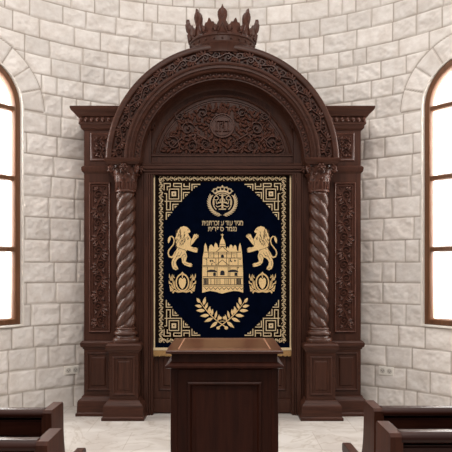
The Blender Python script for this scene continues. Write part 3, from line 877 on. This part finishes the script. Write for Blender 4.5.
for k in range(9):
    x = 32+k*30; ln([(x,392),(x+14,408),(x+28,394)], .0075)
for x in (68,82,74,215,238,228): ln([(x,178),(x+3,178)], .013)
for x,y in ((70,215),(80,228),(88,212),(95,222),(78,238),(206,198),(214,215),(232,190),(240,210),(260,258),(40,200),(272,200)): ln([(x,y),(x+7,y+2)], .013)
temple_mb.pattern((mb, M['thread']))
mb = MB()
def bl(p): mb.poly(cpoly(mb, p, **kw), CM, .011, h0=.006)
arcp = lambda cx, cy, r, h: [(cx-r, cy+h)] + [(cx-r*math.cos(PI*k/8), cy-r*math.sin(PI*k/8)) for k in range(9)] + [(cx+r, cy+h)]
bl(arcp(155, 292, 15, 18)); bl(arcp(155, 178, 10, 11))
for c in (84, 230): bl([(c-36,284),(c-28,276),(c-10,271),(c+14,272),(c+34,283),(c+34,288),(c-36,288)]); bl([(c+8,292),(c+26,292),(c+26,314),(c+8,314)])
for c in (40, 268):
    for d in (-10, 0, 10): bl([(c+d-4,333),(c+d+4,333),(c+d+4,372),(c+d-4,372)])
for c in (84, 72, 210, 240): bl(arcp(c, 208, 4, 8))
temple_mb.pattern((mb, M['black_thread'])); temple_mb.build('embroidered_temple', M['gold'], curt, smooth=0)
# laurel branches
for fx in (None, 444.8):
    mb = MB(); kw = dict(org=(192, 290), sc=7.29, fx=fx)
    stem = [(258,275),(235,262),(205,240),(168,212),(130,175),(98,138),(72,104),(58,80)]
    mb.ribbon(cpoly(mb, stem, **kw), [.012]*5+[.010, .008, .006], CM, .009)
    LV = [(58,92,36,58,26),(86,108,98,52,26),(72,122,24,112,26),(98,138,116,92,22),(94,150,32,150,28),(120,164,134,118,22),(124,184,62,190,28),(146,184,152,138,20),(152,206,92,232,28),(170,206,182,150,20),(186,232,134,276,28),(130,172,140,140,18),(190,226,200,178,16)]
    for x0, y0, x1, y1, w in LV:
        a = cp(*[o+v/7.29 for o, v in zip((192, 290), (x0, y0))]); b = cp(*[o+v/7.29 for o, v in zip((192, 290), (x1, y1))])
        if fx: a = (cp(fx, 0)[0]-a[0]+cp(0, 0)[0]*1, a[1]); b = (cp(fx, 0)[0]-b[0]+cp(0, 0)[0], b[1])
        mb.leaf(a[0], a[1], math.atan2(b[1]-a[1], b[0]-a[0]), math.hypot(b[0]-a[0], b[1]-a[1]), w/7.29/SC*.92, CM, .010)
    for x, y in ((205, 204), (192, 277)):
        q = cpoly(mb, [(x, y)], **kw)[0]; mb.dome(q[0], q[1], .022, .020, CM, .010, 10)
    mb.build('laurel_branch', M['gold'], curt, smooth=0)
mb = MB(); mb.ribbon([cp(220, 321.2), cp(225, 321.2)], .008, CM, .009); mb.build('ribbon_tie', M['gold'], curt, smooth=0)
# round emblem
mb = MB(); kw = dict(org=(190, 180), sc=7.06)
C0 = (230, 158)
for sg in (-1, 1):
    pts = [(C0[0]+sg*94*math.cos(t), C0[1]+90*math.sin(t)) for t in [-.45+1.95*k/18 for k in range(19)]]
    mb.ribbon(cpoly(mb, pts, **kw), .008, CM, .009)
    for k in range(12):
        t = 1.42-1.85*k/11; x, y = C0[0]+sg*94*math.cos(t), C0[1]+90*math.sin(t)
        for r_ in (-1, 1):
            dx, dy = math.sin(t)+r_*.62*math.cos(t), -math.cos(t)+r_*.62*math.sin(t); q = math.hypot(dx, dy)
            A = cpoly(mb, [(x, y), (x+sg*12*dx/q, y+12*dy/q), (x+sg*25*dx/q, y+25*dy/q)], **kw)
            mb.ribbon(A, [.009, .017, .003], CM, .009)
mb.build('emblem_wreath', M['gold_pale'], curt, smooth=0)
mb = MB()
arc = lambda r0, a0, a1, n=14: [(230+r0*math.cos(a0+(a1-a0)*k/n), 158-r0*math.sin(a0+(a1-a0)*k/n)) for k in range(n+1)]
mb.poly(cpoly(mb, arc(74, .85, PI-.85)+arc(86, PI-.85, .85), **kw), CM, .009)
mb.poly(cpoly(mb, arc(104, .80, PI-.80)+arc(110, PI-.80, .80), **kw), CM, .009)
for k in range(6):
    a = .86+(PI-1.72)*k/5
    mb.ribbon(cpoly(mb, [(230+82*math.cos(a), 158-82*math.sin(a)), (230+107*math.cos(a), 158-107*math.sin(a))], **kw), .014, CM, .009)
for k in range(5):
    a = 1.0+(PI-2.0)*k/4
    mb.poly(cpoly(mb, [(230+108*math.cos(a-.1), 158-108*math.sin(a-.1)), (230+(122 if k == 2 else 116)*math.cos(a), 158-(122 if k == 2 else 116)*math.sin(a)), (230+108*math.cos(a+.1), 158-108*math.sin(a+.1))], **kw), CM, .009)
    b = 1.03+(PI-2.06)*k/4
mb.build('emblem_crown', M['gold_pale'], curt, smooth=0)
mb = MB()
mb.ribbon(cpoly(mb, arc(66, .2-PI*.5+.5, 1.5*PI-.7, 40), **kw), .012, CM, .009)
for sx in (-1, 1):
    mb.ribbon(cpoly(mb, [(230+sx*44+16*math.cos(2*PI*k/12), 128+14*math.sin(2*PI*k/12)) for k in range(12)], **kw), .010, CM, .009, closed=True)
    mb.ribbon(cpoly(mb, [(230+sx*60, 140), (230+sx*58, 178)], **kw), .012, CM, .009)
    mb.ribbon(cpoly(mb, [(230+sx*12, 158), (230+sx*40, 168), (230+sx*44, 150)], **kw), .011, CM, .009)
    mb.ribbon(cpoly(mb, [(230, 178), (230+sx*34, 190), (230+sx*46, 182)], **kw), .011, CM, .009)
    mb.ribbon(cpoly(mb, [(230, 128), (230+sx*18, 140), (230+sx*8, 160)], **kw), .009, CM, .009)
mb.ribbon(cpoly(mb, [(230, 100), (230, 200)], **kw), .022, CM, .0095)
mb.ribbon(cpoly(mb, [(198, 158), (262, 158)], **kw), .015, CM, .0095)
mb.ribbon(cpoly(mb, [(206, 108), (254, 108)], **kw), .012, CM, .0095)
mb.ribbon(cpoly(mb, [(204, 206), (256, 206)], **kw), .014, CM, .0095)
mb.build('emblem_centre', M['gold_pale'], curt, smooth=0)
# Hebrew lettering
def hebrew(name, text, px0, px1, py0, py1):
    cu = bpy.data.curves.new('lettering_curve', 'FONT'); cu.body = text[::-1]; cu.size = 1.0; cu.offset = 0.012
    cu.resolution_u = 3
    ob = bpy.data.objects.new('lettering_tmp', cu); COL.objects.link(ob)
    bpy.context.view_layer.update()
    dg = bpy.context.evaluated_depsgraph_get()
    me = bpy.data.meshes.new_from_object(ob.evaluated_get(dg))
    bpy.data.objects.remove(ob)
    me.name = name
    co = np.empty(len(me.vertices)*3, np.float32); me.vertices.foreach_get('co', co); co = co.reshape(-1, 3)
    lo = co.min(0); hi = co.max(0)
    u0, v1 = cp(px0, py0); u1, v0 = cp(px1, py1); off = world_loc(curt)
    out = np.stack([u0+(co[:,0]-lo[0])/(hi[0]-lo[0])*(u1-u0)-off.x, np.full(len(co), CY-.005-off.y), v0+(co[:,1]-lo[1])/(hi[1]-lo[1])*(v1-v0)-off.z], 1)
    me.vertices.foreach_set('co', out.astype(np.float32).ravel()); me.update()
    me.materials.clear(); me.materials.append(M['gold_pale'])
    o = bpy.data.objects.new(name, me); COL.objects.link(o); o.parent = curt
    md = o.modifiers.new('thick', 'SOLIDIFY'); md.thickness = .004; md.offset = 0
hebrew('hebrew_line', 'מגיד עוד ע זכרתנית', 202.2, 243.2, 220.8, 225.6)
hebrew('hebrew_line', 'נגמר ספרית', 208.2, 236.8, 226.8, 231.4)
# fringe
mb = MB(); mb.poly([cp(153.4, 347.6), cp(291.8, 347.6), cp(291.8, 350.2), cp(153.4, 350.2)], CM, .012, h0=-.014)
hd = mb.build('fringe_heading', M['gold_pale'], curt, smooth=0)
mb = MB(); n = 190; rnd = random.Random(2)
for k in range(n):
    x, z = cp(153.6+137.8*(k+.5)/n, 350); zz = cp(0, 355.6+rnd.random()*1.0)[1]
    mb.tube([(x, CY, z), (x+.001, CY-.004, (z+zz)/2), (x+(rnd.random()-.5)*.004, CY-.001, zz)], [.0042, .0048, .004], 5)
tag(mb.build('fringe', M['fringe'], curt, smooth=60), kind='stuff')

# ------------------------------------------------------------------ the lectern
lec = empty('lectern', (.012, 3.76, 0), 'dark mahogany panelled lectern standing on the marble in front of the ark', 'lectern')
lx = .012; ly0, ly1 = 3.455, 4.06; hw = .304
mb = MB(); mb.rect_lathe(lx-hw, lx+hw, ly0, ly1, [(0, .035), (.10, .035), (.115, .022), (.13, .010), (.14, 0), (1.055, 0)])
body = mb.build('body', M['lectern'], lec, smooth=30, bevel=.002)
for s in (-1, 1):
    mb = MB(); q = sorted((lx+s*(hw-.032), lx+s*(hw+.006)))
    mb.box(q[0], q[1], ly0-.008, ly1+.008, .14, 1.05); mb.build('corner_post', M['lectern'], body, smooth=30, bevel=.003)
mb = MB(); mp = front(ly0)
mb.frame(lx-.212, lx+.212, .24, .968, [(-.002, -.002), (0, .012), (.006, .018), (.014, .016), (.022, .004), (.026, -.002)], mp)
mb.frame(lx-.165, lx+.165, .287, .921, [(-.03, .0), (-.012, .001), (0, .007), (.001, .007)], mp)
mb.add([mp(lx-.165, .287, .007), mp(lx+.165, .287, .007), mp(lx+.165, .921, .007), mp(lx-.165, .921, .007)], [(0,1,2,3)])
mb.build('front_panel', M['lectern'], body, smooth=30)
mb = MB(); mb.rect_lathe(lx-hw, lx+hw, ly0, ly1, [(1.035, .0), (1.044, .010), (1.050, .030), (1.053, .035), (1.063, .035), (1.067, .028), (1.078, .012), (1.084, .003), (1.09, .001), (1.132, .001)])
mb.build('ledge_moulding', M['lectern'], lec, smooth=30)
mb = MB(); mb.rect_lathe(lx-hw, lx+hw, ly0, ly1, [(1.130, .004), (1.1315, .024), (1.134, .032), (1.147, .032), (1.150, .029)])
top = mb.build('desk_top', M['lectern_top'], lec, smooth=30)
mb = MB(); i0, i1 = lx-.268, lx+.268; j0, j1 = ly0+.045, ly1+.012
mpt = lambda u, v, h: (u, v, 1.150+h)
mb.ribbon([(i0, j0), (i1, j0), (i1, j1), (i0, j1)], .008, mpt, .0012, closed=True, flat=.8, h0=-.001)
mb.build('inlay_line', M['inlay'], top, smooth=0)

# ------------------------------------------------------------------ pews
def make_pew(name, s, xe, y0, zt, dep, length, label):
    """s = -1 left of the aisle; xe = |x| of the aisle end; y0 = back of the pew (towards the camera)"""
    p = empty(name, (s*(xe+length/2), y0+dep/2, 0), label, 'pew', 'dark mahogany pews facing the ark')
    def end(xa, xb):
        pr = [(0.0, 0), (0.0, zt-.045), (.0, zt-.012), (.012, zt), (.185, zt), (.20, zt-.012), (.20, zt-.06)]
        pr += [(.20+.10*(1-math.cos(t)), zt-.06-(zt-.06-.66)*math.sin(t)) for t in [PI/2*k/6 for k in range(1, 7)]]
        pr += [(.36, .635), (dep-.10, .625), (dep-.02, .622), (dep, .610), (dep, .575), (dep-.03, .56), (dep-.075, .54), (dep-.09, .45), (dep-.05, .2), (dep-.04, .06), (dep-.01, .05), (dep-.01, 0)]
        n = len(pr); mb = MB()
        vs = [(x, y0+y, z) for x in (xa, xb) for y, z in pr]
        tris = tessellate_polygon([[Vector((a, b, 0)) for a, b in pr]])
        fs = [tuple(t) for t in tris] + [tuple(n+i for i in t) for t in tris] + [(i, (i+1) % n, n+(i+1) % n, n+i) for i in range(n)]
        mb.add(vs, fs); return mb.build('end_panel', M['pew_end'], p, smooth=30, bevel=.005)
    a, b = s*xe, s*(xe+.045); end(min(a, b), max(a, b))
    a, b = s*(xe+length-.045), s*(xe+length); end(min(a, b), max(a, b))
    xi0, xi1 = sorted((s*(xe+.04), s*(xe+length-.04)))
    mb = MB(); prof = [(.004, zt-.036), (-.008, zt-.030), (-.012, zt-.018), (-.006, zt-.006), (.010, zt+.003), (.046, zt+.003), (.056, zt-.010), (.05, zt-.05)]
    vs = [(x, y0+y+.008, z) for x in (xi0, xi1) for y, z in prof]; n = len(prof)
    mb.add(vs, [(i, (i+1) % n, n+(i+1) % n, n+i) for i in range(n)]); mb.build('top_rail', M['pew'], p, smooth=60)
    mb = MB(); mb.box(xi0, xi1, y0+.02, y0+.045, .14, zt-.045); bk = mb.build('backrest', M['pew'], p, smooth=30)
    mb = MB(); mp = front(y0+.02)
    mb.frame(xi0+.002, xi1-.002, .16, zt-.052, [(0, -.002), (0, .012), (.055, .012), (.062, .008), (.07, -.002)], mp)
    mb.build('back_frame', M['pew'], bk, smooth=30)
    mb = MB(); mb.box(xi0, xi1, y0+.03, y0+dep-.10, .405, .44); mb.build('seat', M['pew'], p, smooth=30, bevel=.006)
    mb = MB(); mb.box(xi0, xi1, y0+dep-.16, y0+dep-.135, .06, .41); mb.build('seat_rail', M['pew'], p, smooth=30)
    return p
make_pew('pew', -1, .763, 2.68, .980, .68, 1.9, 'dark mahogany pew on the left, the one nearer the ark with a curved arm end')
make_pew('pew', -1, .598, 2.05, 1.018, .60, 1.9, 'dark mahogany pew on the left, nearest the viewer in the bottom left corner')
make_pew('pew', 1, .690, 2.73, .977, .73, 1.9, 'dark mahogany pew on the right, the one nearer the ark with a curved arm end')
make_pew('pew', 1, .588, 2.10, 1.033, .60, 1.9, 'dark mahogany pew on the right, nearest the viewer in the bottom right corner')

# ------------------------------------------------------------------ wall sockets
for th, z, side in ((-33.4, .433, 'left'), (36.2, .438, 'right')):
    t = math.radians(th); c = Vector(on_wall(t, z, 0.010))
    nrm = Vector((-math.sin(t), -math.cos(t), 0)); tan = Vector((math.cos(t), -math.sin(t), 0))
    so = empty('wall_socket', (c.x, c.y, z-.05), 'ivory double wall socket low on the stone, %s of the ark' % side, 'wall socket', 'wall sockets beside the ark')
    mpw = lambda u, v, h: tuple(c + tan*u + nrm*h + Vector((0, 0, v)))
    mb = MB(); hw_, hh_ = .088, .048
    mb.frame(-hw_, hw_, -hh_, hh_, [(0, -.02), (0, .007), (.004, .011), (.006, .011)], mpw)
    mb.add([mpw(-hw_+.006, -hh_+.006, .011), mpw(hw_-.006, -hh_+.006, .011), mpw(hw_-.006, hh_-.006, .011), mpw(-hw_+.006, hh_-.006, .011)], [(0,1,2,3)])
    mb.build('plate', M['white_plastic'], so, smooth=30)
    for du in (-.042, .042):
        mb = MB(); r = .030
        mb.poly([(du+r*math.cos(a), r*math.sin(a)) for a in [2*PI*k/20 for k in range(20)]], mpw, .0125, h0=.009)
        f = mb.build('socket_face', M['socket'], so, smooth=0)
        mb = MB()
        for q in ((-.011, .002), (.011, .002), (0, -.012)):
            mb.poly([(du+q[0]-.003, q[1]-.005), (du+q[0]+.003, q[1]-.005), (du+q[0]+.003, q[1]+.005), (du+q[0]-.003, q[1]+.005)], mpw, .0135, h0=.011)
        mb.build('slot', M['dark'], f, smooth=0)

# ------------------------------------------------------------------ light
w = bpy.data.worlds.new('daylight'); scene.world = w; w.use_nodes = True
nt = w.node_tree; bg = nt.nodes['Background']
N = nt.nodes.new; L = nt.links.new
tc = N('ShaderNodeTexCoord'); sp = N('ShaderNodeSeparateXYZ'); L(tc.outputs['Generated'], sp.inputs[0])
mr = N('ShaderNodeMapRange'); mr.inputs['From Min'].default_value = -1; mr.inputs['From Max'].default_value = 0.25
mr.inputs['To Min'].default_value = 0.08; mr.inputs['To Max'].default_value = 1.5; L(sp.outputs['Y'], mr.inputs['Value'])
mz = N('ShaderNodeMapRange'); mz.inputs['From Min'].default_value = 0.0; mz.inputs['From Max'].default_value = 0.8
mz.inputs['To Min'].default_value = 0.0; mz.inputs['To Max'].default_value = 1.1; L(sp.outputs['Z'], mz.inputs['Value'])
ad = N('ShaderNodeMath'); ad.operation = 'MAXIMUM'; L(mr.outputs[0], ad.inputs[0]); L(mz.outputs[0], ad.inputs[1])
L(ad.outputs[0], bg.inputs['Strength']); bg.inputs['Color'].default_value = (1.0, 0.985, 0.965, 1)

def area(name, loc, target, sx, sy, power, col):
    l = bpy.data.lights.new(name, 'AREA'); l.shape = 'RECTANGLE'; l.size = sx; l.size_y = sy; l.energy = power; l.color = col
    o = bpy.data.objects.new(name, l); COL.objects.link(o); o.location = loc
    o.rotation_euler = (Vector(target)-Vector(loc)).to_track_quat('-Z', 'Y').to_euler(); return o
for s in (-1, 1):
    c = on_wall(s*WIN_T, 2.45, -.55)
    area('window_daylight', c, (0, 5.6, 1.2), 1.1, 2.9, 150, (1.0, .97, .93))
area('overhead_fill', (0, 2.0, 6.3), (0, 6.0, 2.2), 3.6, 1.6, 200, (1.0, .945, .89))  # unseen fill light, added overhead to brighten the wall and put highlights on wood

# ------------------------------------------------------------------ camera and view
cam = bpy.data.cameras.new('camera'); co = bpy.data.objects.new('camera', cam); COL.objects.link(co)
co.location = (0, 0, 1.6); co.rotation_euler = (PI/2, 0, 0)
cam.sensor_width = 36; cam.lens = 600/452*36
cam.shift_x = 3.6/452; cam.shift_y = 46/452; cam.clip_start = .05
scene.camera = co
vs_ = scene.view_settings; vs_.view_transform = 'Standard'; vs_.look = 'None'; vs_.gamma = 1; vs_.exposure = 0.06
vs_.use_curve_mapping = False
